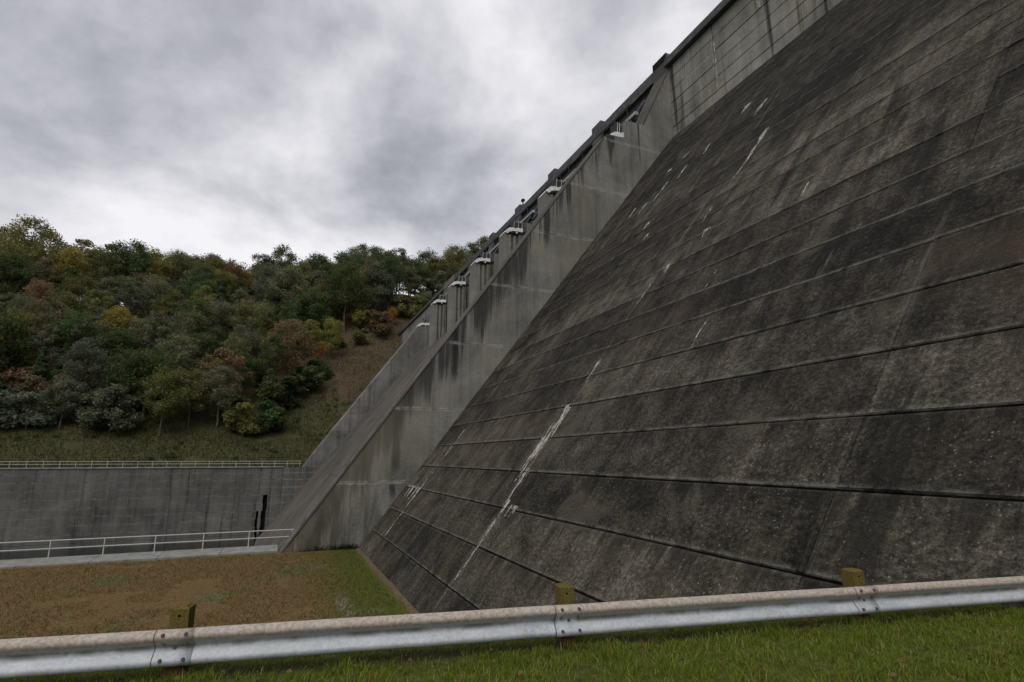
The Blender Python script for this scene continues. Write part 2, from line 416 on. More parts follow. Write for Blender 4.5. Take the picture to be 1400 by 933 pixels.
CR = [(23.2, 5.75, 8.75, .22, .60, 1), (23.65, 5.3, 7.32, .12, .85, 2), (23.15, 4.35, 5.95, .40, .60, 3), (23.35, 6.4, 8.0, .2, .7, 44), (22.95, 3.7, 4.6, .5, .45, 4), (23.0, 2.6, 4.4, .14, .20, 5), (23.0, 1.3, 2.8, .08, .12, 40), (23.3, 7.2, 8.9, .1, .5, 41),
      (21.9, 4.0, 4.42, .5, .5, 6), (22.3, 3.85, 4.42, .3, .4, 42), (38.3, 4.3, 6.0, .10, .14, 7), (38.45, 3.1, 4.38, .16, .5, 8), (39.3, 3.3, 4.38, .12, .35, 9), (40.3, 3.5, 4.38, .10, .40, 10),
      (41.2, 3.6, 4.36, .10, .25, 32), (40.6, 4.20, 4.42, 2.4, 2.4, 33),
      (38.35, 6.2, 8.4, .07, .16, 11), (38.4, 1.3, 2.9, .07, .07, 12), (23.2, 10.0, 11.2, .10, .26, 13), (23.3, 14.3, 15.6, .10, .2, 14),
      (21.6, 22.0, 26.0, .14, .50, 15), (22.0, 19.0, 20.3, .08, .18, 16), (22.6, 15.9, 16.6, .08, .25, 17), (20.9, 17.6, 18.2, .5, .7, 18),
      (31.5, 27.6, 29.3, .14, .3, 19), (33.4, 26.5, 28.6, .20, .40, 20), (34.8, 26.0, 27.2, .2, .4, 21), (29.6, 29.2, 30.4, .2, .5, 22), (36.8, 26.5, 27.7, .2, .4, 23),
      (30.8, 22.6, 23.3, .3, .5, 24), (29.2, 21.0, 21.6, .3, .5, 25), (35.2, 30.6, 31.2, .5, .9, 26), (33.5, 31.4, 32.0, .5, .9, 27), (24.8, 29.5, 31.2, .2, .5, 28),
      (27.5, 32.0, 33.0, .3, .8, 29), (17.5, 13.5, 14.4, .06, .16, 30), (16.0, 10.4, 11.6, .05, .14, 31), (14.5, 16.6, 17.6, .06, .12, 37)]
def merge(ms):
    mb = MB()
    for me in ms:
        mb.add([q.co[:] for q in me.vertices], [tuple(pp.vertices) for pp in me.polygons]); bpy.data.meshes.remove(me)
    return mesh('lime_crust', mb.v, mb.f)
for y_, za, zb, wa, wb, s_ in CR:
    rr = random.Random(s_*7); W = max(wa, wb)
    if W < .22: me_ = crust(y_, za, zb, wa, wb, s_)
    else:
        ms = [crust(y_, za, zb, .05, W*.5, s_)]
        for q in range(2+int(W*4)):
            f_ = rr.uniform(.25, .95); yy = y_+rr.uniform(-.5, .5)*W
            ms.append(crust(yy, zb-(zb-za)*f_, zb-.01*q, .03, rr.uniform(.07, .18), s_*11+q))
        me_ = merge(ms)
    part('lime_crust', me_, M['streak'], dam)

for y_, z0, z1, w_ in ((36.25, 41.0, 47.5, .30), (36.55, 44.5, 48.8, .16), (38.6, 46.2, 46.45, 4.5), (33.2, 43.6, 44.9, .2), (30.6, 46.6, 47.9, .3)):
    n = 26; vv = []; f_ = []
    for i in range(n+1):
        z = z0+(z1-z0)*i/n; wd = w_*(.4+.9*abs(noise.noise((z*1.9, y_, 0)))+.3*random.random()); c = y_+.08*noise.noise((z*1.3, y_, 7))
        vv += [(XU-.028, c-wd/2, z), (XU-.040, c, z), (XU-.028, c+wd/2, z)]
    for i in range(n): k = i*3; f_ += [(k, k+3, k+4, k+1), (k+1, k+4, k+5, k+2)]
    part('lime_crust', mesh('lime_crust', vv, f_), M['streak'], dam)

# ================================================================== near training wall
def wall_profile(zb):
    xb = 1.0+(zb-.1)/1.403
    return [(xb, zb), (28.56, 38.77), (28.75, 39.05), (31.05, 39.1), (31.1, 41.2), (33.44, 41.3), (37.0, 48.53), (37.0, 51.35), (39.4, 51.35), (39.4, zb)]
YW = 43.1
tw = empty('training_wall', (1.0, YW, 0))
tag(tw, 'tall sloping grey concrete training wall beside the dark dam face', 'wall')
prof = wall_profile(-3.0)
zc = [-3.0]+TRAIN_LINES+[60]
for i in range(len(zc)-1):
    pl = clip(prof, zc[i]+.012, zc[i+1]-.012)
    mb = MB(); mb.extrude_y(pl, YW+random.uniform(0, .02), YW+2.4)
    part('wall_lift', mb, M['train'], tw)
mb = MB(); mb.extrude_y([(x_+.12 if i < 7 else x_-.05, z_-.12) for i, (x_, z_) in enumerate(prof)], YW+.06, YW+2.34)
part('joint_core', mb, M['core'], tw)
# the thick lower part, its worn top seen from the walkway
mb = MB(); XS = 11.0
def line_z(x): return .1+(x-1.0)*1.403
mb.extrude_y([(-8.0, line_z(-8.0)), (XS, line_z(XS)), (XS, -14), (-8.0, -14)], YW+2.44, 51.7)
part('thick_wall_base', mb, M['strip'], tw)
# worn sloping cover of the top, a little proud of the wall
def cover(x0, x1, y0, y1):
    mb = MB(); t_ = .07
    n = max(1, int((x1-x0)/3.2))
    for i in range(n):
        a, b2 = x0+(x1-x0)*i/n+.012, x0+(x1-x0)*(i+1)/n-.012
        mb2 = MB(); dz_ = random.uniform(-.015, .015)
        mb2.extrude_y([(a, line_z(a)+.01), (b2, line_z(b2)+.01), (b2-.03, line_z(b2)+t_+.04+dz_), (a-.03, line_z(a)+t_+.04+dz_)], y0, y1)
        part('cap_slab', mb2, M['strip'], tw)
cover(1.15, XS, YW-.04, 51.74)
cover(XS+.02, 28.4, YW-.04, YW+2.44)
mb = MB(); mb.extrude_y([(33.42, 41.33), (37.0, 48.60), (36.90, 48.66), (33.30, 41.37)], YW-.03, YW+2.43); part('cap_slab', mb, M['strip'], tw)
mb = MB()                                    # raised nib along the near edge of the top
mb.extrude_y([(.75, line_z(.75)+.1), (10.9, line_z(10.9)+.1), (10.9, line_z(10.9)+.38), (.55, line_z(.55)+.38)], YW-.03, YW+.32)
part('edge_nib', mb, M['train_far'], tw)
# dark lime line crusts on this wall (pale runs)
# ================================================================== far training wall with the basin wall
YF = 125.5
fw = empty('far_training_wall', (5.0, YF, -5))
tag(fw, 'smooth pale grey training wall on the far side of the spillway', 'wall')
fprof = [(1.5, -16), (1.5, 4.42), (5.2, 4.42), (28.3, 36.4), (28.5, 37.0), (31.0, 37.1), (31.1, 40.0), (33.4, 40.2), (37.0, 47.4), (37.0, 50.9), (39.4, 50.9), (39.4, -16)]
fz = [-16, 4.42, 12, 19.7, 27.3, 35, 60]
for i in range(len(fz)-1):
    pl = clip(fprof, fz[i]+.015, fz[i+1]-.015)
    mb = MB(); mb.extrude_y(pl, YF, YF+8.6); part('wall_lift', mb, M['basin'] if i == 0 else M['train_far'], fw)
bw = empty('basin_wall', (-30, YF, 0))
tag(bw, 'low grey stilling basin wall with white lift lines below the hillside', 'wall')
ZL = [-16, -8.6, -7.1, -5.6, -4.1, -2.6, -1.0, .5, 2.0, 3.4, 4.42]
XJ = [-90, -75, -60, -46, -32, -18, -7, 1.48]
for i in range(len(XJ)-1):
    for j in range(len(ZL)-1):
        xa, xb = XJ[i]+.02, XJ[i+1]-.02
        if XJ[i+1] > 0 and ZL[j] < -1.2:      # two dark drain slots in the wall
            w_ = random.uniform(-.12, .12)
            cuts = [(xa, -1.75+w_), (-.95+w_*.5, xb)] if ZL[j] > -4.3 else [(xa, -2.85+w_), (-2.4+w_, -1.95-w_), (-1.05, xb)]
        else: cuts = [(xa, xb)]
        for a, b2 in cuts:
            mb = MB(); dd = random.uniform(-.02, .02)
            mb.bbox((a, YF+dd, ZL[j]+.02), (b2, YF+1.2, ZL[j+1]-.02), .02); part('wall_panel', mb, M['basin'], bw)
mb = MB(); mb.box((-90, YF+.9, -16), (1.45, YF+2.2, 4.3)); part('joint_core', mb, M['core'], bw)
mb = MB(); mb.bbox((-90, YF-.18, 4.40), (1.6, YF+1.3, 4.62), .03); part('coping', mb, M['slab'], bw)

def railing(name, x0, x1, y, z, sp, label, rr=.026, h=1.07):
    o = empty(name, (x1, y, z)); tag(o, label, 'railing')
    n = int(round((x1-x0)/sp))
    for zz, nm in ((h, 'top_rail'), (h*.54, 'mid_rail')):
        mb = MB(); mb.tube((x0, y, z+zz), (x1, y, z+zz), rr); part(nm, mb, M['railing'], o)
    for i in range(n+1):
        x = x1-.35-i*sp
        if x < x0: break
        mb = MB(); mb.tube((x, y, z-.05), (x, y, z+h), rr*1.05); mb.tube((x, y, z), (x, y, z+.03), rr*2.6, n=10)
        part('post', mb, M['railing'], o)
    return o
railing('far_railing', -90, 5.0, YF+.5, 4.62, 2.4, 'thin pale pipe railing along the top of the far basin wall', .036)

# ================================================================== spillway chute, basin, walkway
chute = MB(); chute.extrude_y([(-6, -14), (29.2, 30.6), (30.4, 31.8), (31.8, 32.6), (33.2, 32.9), (35.5, 32.6), (39, 31.0), (39.3, -14)], YW+2.3, YF+.02)
o = chute.build('spillway_chute', M['strip']); tag(o, 'smooth concrete spillway chute falling between the two training walls', 'spillway')
m_, t_, b_ = new_mat('dark_basin_water'); b_.inputs['Base Color'].default_value = C3(.012, .016, .012); b_.inputs['Roughness'].default_value = .12; b_.inputs['Specular IOR Level'].default_value = .5
bump(t_, b_, t_.noise(t_.pos(), 1.5, 4, .6), .25, .04)
o = obj('basin_water', mesh('basin_water', [(-400, 46.6, -9.5), (2, 46.6, -9.5), (2, 125.4, -9.5), (-400, 125.4, -9.5)], [(0, 1, 2, 3)]), m_); tag(o, kind='structure')
wk = empty('walkway', (0, 44.6, 0)); tag(wk, kind='structure')
for i in range(14):
    xa = .62-3.6*i; mb = MB(); mb.bbox((xa-3.58, YW+.25, -.35), (xa, 46.25, .10+random.uniform(-.006, .006)), .02); part('slab', mb, M['slab'], wk)
mb = MB(); mb.bbox((-60, 45.4, -14), (-8.1, 46.2, -.36), .05); mb.box((-8.05, 45.4, -14), (.6, 46.2, -.36)); part('basin_side', mb, M['basin'], wk)
railing('walkway_railing', -49, 1.9, 45.85, .10, 2.9, 'white pipe railing along the walkway at the foot of the near training wall', .034)

# ================================================================== gate piers, bridge, gates
NP = 6; SPC = (YF-YW)/NP
PPROF = [(28.5, 26.0), (28.5, 38.95), (28.7, 39.1), (31.6, 39.1), (31.65, 41.2), (33.44, 41.3), (37.0, 48.53), (37.0, 51.35), (39.4, 51.35), (39.4, 26.0)]
pier0 = None
for k in range(1, NP):
    y = YW+SPC*k
    p = empty('gate_pier', (28.5, y, 30)); tag(p, '%s gate pier of the spillway counted from the near training wall' % ['first', 'second', 'third', 'fourth', 'fifth'][k-1], 'pier', 'gate piers along the spillway crest')
    mb = MB((28.5, y, 30)); mb.extrude_y(clip(PPROF, 20, 39.6), y+.45, y+2.4); mb.build('shaft', M['pier'], p)
    mb = MB((28.5, y, 30)); mb.extrude_y(clip(PPROF, 39.605, 60), y+.1, y+2.4); mb.build('pier_head', M['bridge'], p)
    for xa, xb, zt in ((28.46, 29.55, 38.9), (29.95, 30.35, 38.7), (30.75, 31.55, 39.0), (32.1, 33.3, 41.1)):
        gr = MB((28.5, y, 30)); gr.bbox((xa, y-.02, 26.0), (xb, y+.5, zt), .05); gr.build('pilaster', M['pier'], p)

ordw = ['nearest', 'second nearest', 'third nearest', 'middle', 'third farthest', 'second farthest', 'farthest']
for k in range(NP+1):
    y = YW+SPC*k if k < NP else YF+.2
    zt = 39.1 if k < NP else 37.1
    h = empty('hoist_platform', (29, y+1.2, zt)); tag(h, '%s of the white weathered platforms on the gate pier ledges' % ordw[k], 'platform', 'white platforms on the piers')
    yy0, yy1 = (y-.28, y+2.3) if k else (y+.35, y+2.2)
    xs_ = 0.0 if k else .75
    L_ = tuple(h.location)
    mb = MB(L_)
    arc = [(28.45+xs_, zt-.05), (28.7+xs_, zt+.35), (29.1+xs_, zt+.66), (29.6+xs_, zt+.80), (30.2+xs_*.6, zt+.72), (30.35+xs_*.6, zt+.86), (31.3, zt+.88)]
    low = [(31.3, zt+.30), (29.7+xs_, zt+.26), (29.2+xs_, zt+.08), (28.8+xs_, zt-.25)]
    mb.extrude_y(arc+low, yy0, yy1); mb.build('cover', M['white'], h)
    mb = MB(L_); mb.bbox((29.6+xs_, y+.5, zt+.02), (31.2, y+2.1, zt+.25), .03); mb.build('housing', M['girder'], h)
    for xx in (29.9+xs_*.6, 30.6, 31.2):
        mb = MB(L_); mb.tube((xx, yy0+.12, zt+.7), (xx+.1, yy0+.12, zt+1.95), .045); mb.build('post', M['pale'], h)
    mb = MB(L_); mb.tube((29.9+xs_*.6, yy0+.1, zt+1.75), (31.25, yy0+.1, zt+1.8), .035); mb.build('handrail', M['pale'], h)
    mb = MB(L_); mb.bbox((30.1+xs_*.4, y+.7, zt+.9), (31.4, y+1.9, zt+2.3), .08); mb.build('motor', M['girder'], h)
    mb = MB(L_); mb.tube((30.4, yy0+.15, zt-.02), (30.4, yy0+.15, zt+.24), .13, n=10); mb.build('lamp_bulb', M['white'], h)

br = empty('crest_bridge', (37.6, YW, 48)); tag(br, 'grey service bridge spanning the gate piers along the dam crest', 'bridge')
for k in range(NP):
    ya, yb = YW+SPC*k+2.42, YW+SPC*(k+1)-.02
    mb = MB(); mb.bbox((37.45, ya-.9, 49.2), (42.0, yb+.4, 49.75), .04); part('deck', mb, M['bridge'], br)
    mb = MB(); mb.bbox((37.55, ya, 47.2), (38.0, yb, 49.18), .05); part('girder', mb, M['girder'], br)
    mb = MB(); mb.bbox((40.0, ya, 47.2), (40.5, yb, 49.18), .05); part('girder', mb, M['girder'], br)
    n = 5
    for i in range(n):
        a = ya+(yb-ya)*i/n; mb = MB(); mb.bbox((37.12, a+.02, 49.3), (37.42, a+(yb-ya)/n-.02, 50.7+random.uniform(-.02, .02)), .03); part('parapet_panel', mb, M['bridge'], br)
gord = ['first', 'second', 'third', 'fourth', 'fifth', 'sixth']
for k in range(NP):
    ya, yb = YW+SPC*k+2.42, YW+SPC*(k+1)-.02
    g = empty('crest_gate', (35.5, (ya+yb)/2, 33)); tag(g, '%s dark steel crest gate bay below the bridge, counted from the near wall' % gord[k], 'gate', 'crest gates between the piers')
    def gp(nm, mb, mat): mb_o = part(nm, mb, mat, g); return mb_o
    mb = MB(); mb.box((35.2, ya, 32.9), (35.5, yb, 44.2)); gp('skin_plate', mb, M['gate'])
    for zz in (35, 37.6, 40.2, 42.6): mb = MB(); mb.bbox((34.6, ya+.05, zz), (35.18, yb-.05, zz+.35), .03); gp('rib', mb, M['gate'])
    mb = MB(); mb.bbox((34.2, ya+.02, 44.3), (34.7, yb-.02, 44.75), .04); gp('walk_beam', mb, M['pale'])
    mb = MB(); mb.bbox((33.5, ya+.02, 45.3), (33.62, yb-.02, 45.42), .03); gp('handrail', mb, M['girder'])
    for j in range(5):
        yy = ya+.6+(yb-ya-1.2)*j/4; mb = MB(); mb.tube((33.6, yy, 44.4), (33.56, yy, 45.35), .05); gp('stanchion', mb, M['girder'])
    mb = MB(); mb.tube((32.6, ya+1.0, 41.3), (36.6, ya+1.2, 47.4), .22); gp('strut', mb, M['gate'])
    mb = MB(); mb.tube((32.6, yb-1.0, 41.3), (36.6, yb-1.2, 47.4), .22); gp('strut', mb, M['gate'])
# small lamp on the third pier
lp = empty('crest_lamp', (38.0, YW+SPC*3+1.2, 51.3)); tag(lp, 'small dark lamp post on top of a gate pier against the sky', 'lamp post')
mb = MB(); y = YW+SPC*3+.9; mb.tube((38, y, 51.3), (38, y, 52.5), .12); part('post', mb, M['girder'], lp)
mb = MB(); mb.bbox((37.7, y-.35, 52.4), (38.3, y+.35, 52.9), .1); part('lamp_head', mb, M['girder'], lp)

# far end of the dam running into the hillside
fd = empty('far_dam_end', (37, 160, 40)); tag(fd, 'far end of the dam crest wall running into the wooded hillside', 'dam')
for i in range(5):
    ya = YF+8.65+i*15.0
    for z0, z1 in ((36.0, 40.9), (40.94, 45.3), (45.34, 49.5)):
        mb = MB(); mb.bbox((37.35, ya+.02, z0), (38.2, ya+14.96, z1), .03); part('upper_panel', mb, M['upper'], fd)
    mb = MB(); mb.bbox((36.9, ya+.02, 49.52), (42, ya+14.96, 50.4), .05); part('coping', mb, M['bridge'], fd)
mb = MB(); mb.extrude_y([(face_x(0), 0), (37.3, 40.8), (41.9, 40.8), (41.9, 0)], YF+8.65, 205); part('slope_face', mb, M['face'], fd)

# ================================================================== ground
RA = Vector((-.115, 6.22)); RBv = Vector((5.6, 5.24)); RDIR = (RBv-RA).normalized(); RN = Vector((-RDIR.y, RDIR.x))  # RN points to the dam side
GZ = CAMZ-1.985
def ground_z(x, y):
    n = (Vector((x, y))-RA).dot(RN)
    z = GZ + .012*noise.noise((x*1.3, y*1.3, 0))*2
    if n > .5: z -= .40*(n-.5)*min(1, (n-.5)/.8)
    z = max(z, -.02+.05*noise.noise((x*.35, y*.35, 3)))
    return z
def grass_col(t, p):
    x, y, z = t.sep(p)
    n = t.noise(p, .9, 5, .65); f = t.noise(p, 9, 5, .7); q = t.noise(p, .22, 4, .6, .5)
    green = t.mix(t.ramp(f, .3, .7), C3(.040, .050, .010), C3(.100, .112, .024))
    brown = t.mix(t.ramp(f, .3, .7), C3(.078, .049, .020), C3(.185, .122, .055))
    return x, y, z, n, f, q, green, brown
m_, t, b = new_mat('lawn_soil_and_grass'); p = t.pos()
x, y, z, n, f, q, green, brown = grass_col(t, p)
# worn brown lawn at the foot, greener beside the toe and on the upper verge
toe = t.math('ADD', t.ramp(x, -1.0, 5.8), t.math('ADD', t.math('MULTIPLY', t.math('SUBTRACT', n, .5), 1.3), t.math('MULTIPLY', t.math('SUBTRACT', q, .5), 1.0)))
gk = t.math('MAXIMUM', t.ramp(toe, .35, 1.0), t.ramp(z, .8, 2.2))
gk = t.math('MAXIMUM', gk, t.ramp(t.math('ADD', q, t.math('MULTIPLY', n, .2)), .66, .76))
c = t.mix(gk, brown, green)
gv = t.math('MULTIPLY', t.ramp(t.math('ABSOLUTE', t.math('SUBTRACT', x, t.math('ADD', 3.3, t.math('MULTIPLY', t.math('SUBTRACT', n, .5), 2.2)))), .30, .03), t.math('MULTIPLY', t.math('MULTIPLY', t.ramp(y, 31, 27.5), t.ramp(z, .5, .2)), t.ramp(f, .42, .56)))
c = t.mix(t.math('MULTIPLY', gv, .8), c, C3(.26, .24, .21))
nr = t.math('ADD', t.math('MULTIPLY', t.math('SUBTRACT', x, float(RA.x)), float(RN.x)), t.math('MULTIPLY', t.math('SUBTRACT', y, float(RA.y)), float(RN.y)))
c = t.mix(t.ramp(t.math('ABSOLUTE', t.math('SUBTRACT', nr, .10)), .30, .05, 0, .8), c, C3(.030, .024, .015))  # dark band under the rail: shade below the beam painted into the soil colour
gr2 = t.math('MULTIPLY', t.ramp(q, .55, .66), t.ramp(f, .48, .60))
c = t.mix(t.math('MULTIPLY', gr2, t.ramp(z, .5, .2, 0, .7)), c, C3(.19, .165, .135))
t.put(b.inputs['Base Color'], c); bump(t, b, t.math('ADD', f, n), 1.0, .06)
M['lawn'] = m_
# fine sheet near the camera, coarser further out
def sheet(name, xs, ys, zf, mat):
    vv = [(x_, y_, zf(x_, y_)) for y_ in ys for x_ in xs]; nx = len(xs)
    ff = [(j*nx+i, j*nx+i+1, (j+1)*nx+i+1, (j+1)*nx+i) for j in range(len(ys)-1) for i in range(nx-1)]
    return obj(name, mesh(name, vv, ff, True), mat)
xs = list(np.arange(-260, -60, 10.0))+list(np.arange(-60, -12, 2.0))+list(np.arange(-12, 12.01, .4))
ys = list(np.arange(-200, -20, 10.0))+list(np.arange(-20, 0, 2.0))+list(np.arange(0, 14, .35))+list(np.arange(14, 43.3, .75))+[43.4]
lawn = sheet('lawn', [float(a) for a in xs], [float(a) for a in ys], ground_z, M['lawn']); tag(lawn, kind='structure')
mb = MB(); ey = [12+i*.3 for i in range(105)]
ex = [5.74+.16*noise.noise((q*.7, 1, 0))+.10*noise.noise((q*2.9, 5, 0)) for q in ey]
mb.add([pt for a, q in zip(ex, ey) for pt in ((a, q, .012+ground_z(a, q)), (6.4, q, .07))], [(2*i, 2*i+1, 2*i+3, 2*i+2) for i in range(104)])
o = mb.build('toe_soil', M['soil']); tag(o, kind='structure')

# valley floor to the horizon
m_, t, b = new_mat('valley_ground'); p = t.pos(); k = t.noise(p, .02, 5, .6)
t.put(b.inputs['Base Color'], t.mix(t.ramp(k, .35, .65), C3(.05, .045, .025), C3(.04, .055, .02)))
o = obj('valley_floor', mesh('valley_floor', [(-3000, -3000, -15), (3000, -3000, -15), (3000, 3000, -15), (-3000, 3000, -15)], [(0, 1, 2, 3)]), m_); tag(o, kind='structure')

# hillside
def hill_z(x, y):
    d = y-128.5
    z = 4.3+.015*max(0, -x-20)
    if d > 0:
        s = .60*d*(1+.07*math.exp(-((x-22)/24)**2)+.0034*min(110, max(0, x-5)))
        top = 65+.11*x+.20*max(0, x-10)+8*math.exp(-((x-22)/24)**2)+5*noise.noise((x*.012, 2.2, 0))
        z += s if s < top-14 else top-14*math.exp(-(s-(top-14))/14)
        z += min(1, d/15)*(2.4*noise.noise((x*.045, y*.045, 0))+.8*noise.noise((x*.16, y*.16, 4)))
        if y > 260: z -= (y-260)*.25
    return max(z, -14.5)
m_, t, b = new_mat('rough_hillside_grass'); p = t.pos(); x, y, z, n, f, q, green, brown = grass_col(t, t.node('ShaderNodeNewGeometry').outputs['Position'])
n5 = t.noise(t.comb(t.math('MULTIPLY', x, .10), t.math('MULTIPLY', z, .45), 0), 1.0, 6, .7, .6)
c = t.mix(t.ramp(t.math('ADD', n5, t.ramp(z, 30, 16, -.10, .12)), .46, .60), C3(.078, .058, .037), C3(.055, .058, .024))
c = t.mix(t.ramp(t.noise(p, .9, 6, .7), .52, .70), c, C3(.115, .080, .048))
c = t.mix(t.ramp(t.noise(t.comb(t.math('MULTIPLY', x, .2), t.math('MULTIPLY', z, 1.1), 7), 1.0, 5, .7), .60, .70), c, C3(.020, .024, .011))
t.put(b.inputs['Base Color'], c); bump(t, b, t.noise(p, 1.2, 6, .7), 1.0, .5)
M['hill'] = m_
hs = sheet('hillside', [float(a) for a in np.concatenate([np.arange(-420, -130, 12), np.arange(-130, 110, 2.5), np.arange(110, 420, 12)])],
           [float(a) for a in np.concatenate([[126.9], np.arange(128.5, 262, 2.5), np.arange(262, 520, 12)])], hill_z, M['hill']); tag(hs, kind='structure')

# ================================================================== guard rail
def galv():
    m, t, b = new_mat('galvanised_steel'); b.inputs['Specular IOR Level'].default_value = .3; p = t.pos(); x, y, z = t.sep(p)
    f = t.noise(p, 30, 4, .6); n = t.noise(p, 2.2, 5, .65)
    vo = t.voro(p, 45.0); sp = t.sep(vo.outputs['Color'])[0]
    k = t.math('ADD', t.math('MULTIPLY', n, .6), t.math('ADD', t.math('MULTIPLY', f, .25), t.math('MULTIPLY', sp, .15)))
    c = t.mix(t.ramp(k, .3, .7, 0, 1, False), C3(.30, .32, .34), C3(.54, .565, .59))
    runs = t.noise(t.comb(t.math('MULTIPLY', x, 22.0), t.math('MULTIPLY', y, 22.0), t.math('MULTIPLY', z, 1.5)), 1.0, 4, .6)
    c = t.mix(t.math('MULTIPLY', t.ramp(runs, .55, .72), .25), c, C3(.16, .165, .16))
    # brown road dust and rust bloom on the upper hump
    zt = CAMZ-1.55
    du = t.math('MULTIPLY', t.ramp(z, zt-.135, zt-.075), t.ramp(t.math('ADD', n, t.math('MULTIPLY', f, .3)), .38, .66, .65, 1.0))
    c = t.mix(du, c, t.mix(t.ramp(f, .35, .65), C3(.27, .225, .185), C3(.42, .365, .31)))
    # darker, greenish tone in the valley of the beam
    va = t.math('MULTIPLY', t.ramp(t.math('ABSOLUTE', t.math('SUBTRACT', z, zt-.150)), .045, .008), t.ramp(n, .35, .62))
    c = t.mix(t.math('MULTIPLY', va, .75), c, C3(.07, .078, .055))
    t.put(b.inputs['Base Color'], c)
    t.put(b.inputs['Metallic'], t.math('MULTIPLY', t.math('SUBTRACT', 1.0, du), .15))
    t.put(b.inputs['Roughness'], t.ramp(k, .3, .7, .52, .75))
    bump(t, b, t.math('ADD', f, t.math('MULTIPLY', n, 2.0)), .25, .004)
    return m
M['galv'] = galv()
def timber():
    m, t, b = new_mat('weathered_post_timber'); p = t.pos(); x, y, z = t.sep(p)
    g = t.noise(t.comb(t.math('MULTIPLY', x, 60), t.math('MULTIPLY', y, 60), t.math('MULTIPLY', z, 4)), 1.0, 5, .6)
    c = t.mix(t.ramp(g, .3, .7), C3(.050, .028, .017), C3(.130, .078, .045))
    ye = t.math('MULTIPLY', t.ramp(z, CAMZ-1.63, CAMZ-1.55), t.ramp(t.noise(p, 26, 5, .7), .28, .52))
    c = t.mix(ye, c, t.mix(t.ramp(t.noise(p, 60, 4, .7), .3, .7), C3(.060, .052, .014), C3(.150, .118, .034)))
    t.put(b.inputs['Base Color'], c); bump(t, b, g, .7, .006)
    return m
M['timber'] = timber()
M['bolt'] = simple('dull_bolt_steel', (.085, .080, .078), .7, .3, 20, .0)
def rail_pt(s, d, z):
    """s along the rail from RA, d toward the road (camera side)"""
    q = RA + RDIR*s - RN*d
    return (q.x, q.y, z)
ZR = CAMZ-1.55
gprof = []                                    # W beam section (depth, height below top)
kp = [(.012, 0), (.020, .001), (.046, .006), (.068, .020), (.080, .040), (.083, .056), (.080, .070), (.066, .090), (.036, .118), (.016, .138), (.008, .152),
      (.008, .160), (.016, .174), (.036, .194), (.066, .222), (.080, .242), (.083, .256), (.080, .272), (.068, .292), (.046, .306), (.020, .311), (.012, .312)]
rail = empty('guardrail', rail_pt(3.17, 0, GZ)); tag(rail, 'galvanised W-beam guardrail with dusty brown top on timber posts in the foreground', 'guardrail')
def beam(s0, s1, d0):
    n = max(2, int((s1-s0)/.15)); vv = []; ff = []; k = len(kp)
    for i in range(n+1):
        s = s0+(s1-s0)*i/n
        wob = .006*noise.noise((s*.8, 3, 0)); dent = .003*noise.noise((s*4, 1, 0))
        for d, h in kp: vv.append(rail_pt(s, d+d0+dent, ZR-h+wob))
        for d, h in kp: vv.append(rail_pt(s, d+d0+dent-.004, ZR-h+wob))
    for i in range(n):
        for j in range(k-1):
            a = i*2*k+j; b2 = a+2*k
            ff.append((a, b2, b2+1, a+1)); ff.append((a+k, a+k+1, b2+k+1, b2+k))
        for j in (0, k-1):
            a = i*2*k+j; b2 = a+2*k; ff.append((a, a+k, b2+k, b2) if j == 0 else (a, b2, b2+k, a+k))
    for j in range(k-1): ff.append((j, j+1, j+1+k, j+k)); q = n*2*k+j; ff.append((q, q+k, q+k+1, q+1))
    return mesh('beam', vv, ff, True)
SPOST = 3.20
posts_s = [SPOST+3.81*i for i in range(-3, 2)]
for i, sp in enumerate(posts_s[:-1]):
    part('beam', beam(sp-.16, posts_s[i+1]+.16, .007*(i % 2)+.012), M['galv'], rail)
part('beam', beam(posts_s[-1]-.16, posts_s[-1]+2.7, .007*((len(posts_s)-1) % 2)+.012), M['galv'], rail)
def lap_shadow(s):
    """dark strip drawing the shadow line along the overlapping beam end"""
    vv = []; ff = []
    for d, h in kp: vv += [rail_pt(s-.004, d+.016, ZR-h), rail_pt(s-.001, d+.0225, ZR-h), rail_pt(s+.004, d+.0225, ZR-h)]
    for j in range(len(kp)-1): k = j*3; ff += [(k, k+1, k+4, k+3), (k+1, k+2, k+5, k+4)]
    return mesh('lap_shadow', vv, ff)
for sp in posts_s: part('lap_shadow', lap_shadow(sp-.162), M['bolt'], rail)  # added dark strip in place of the shadow gap at each lap
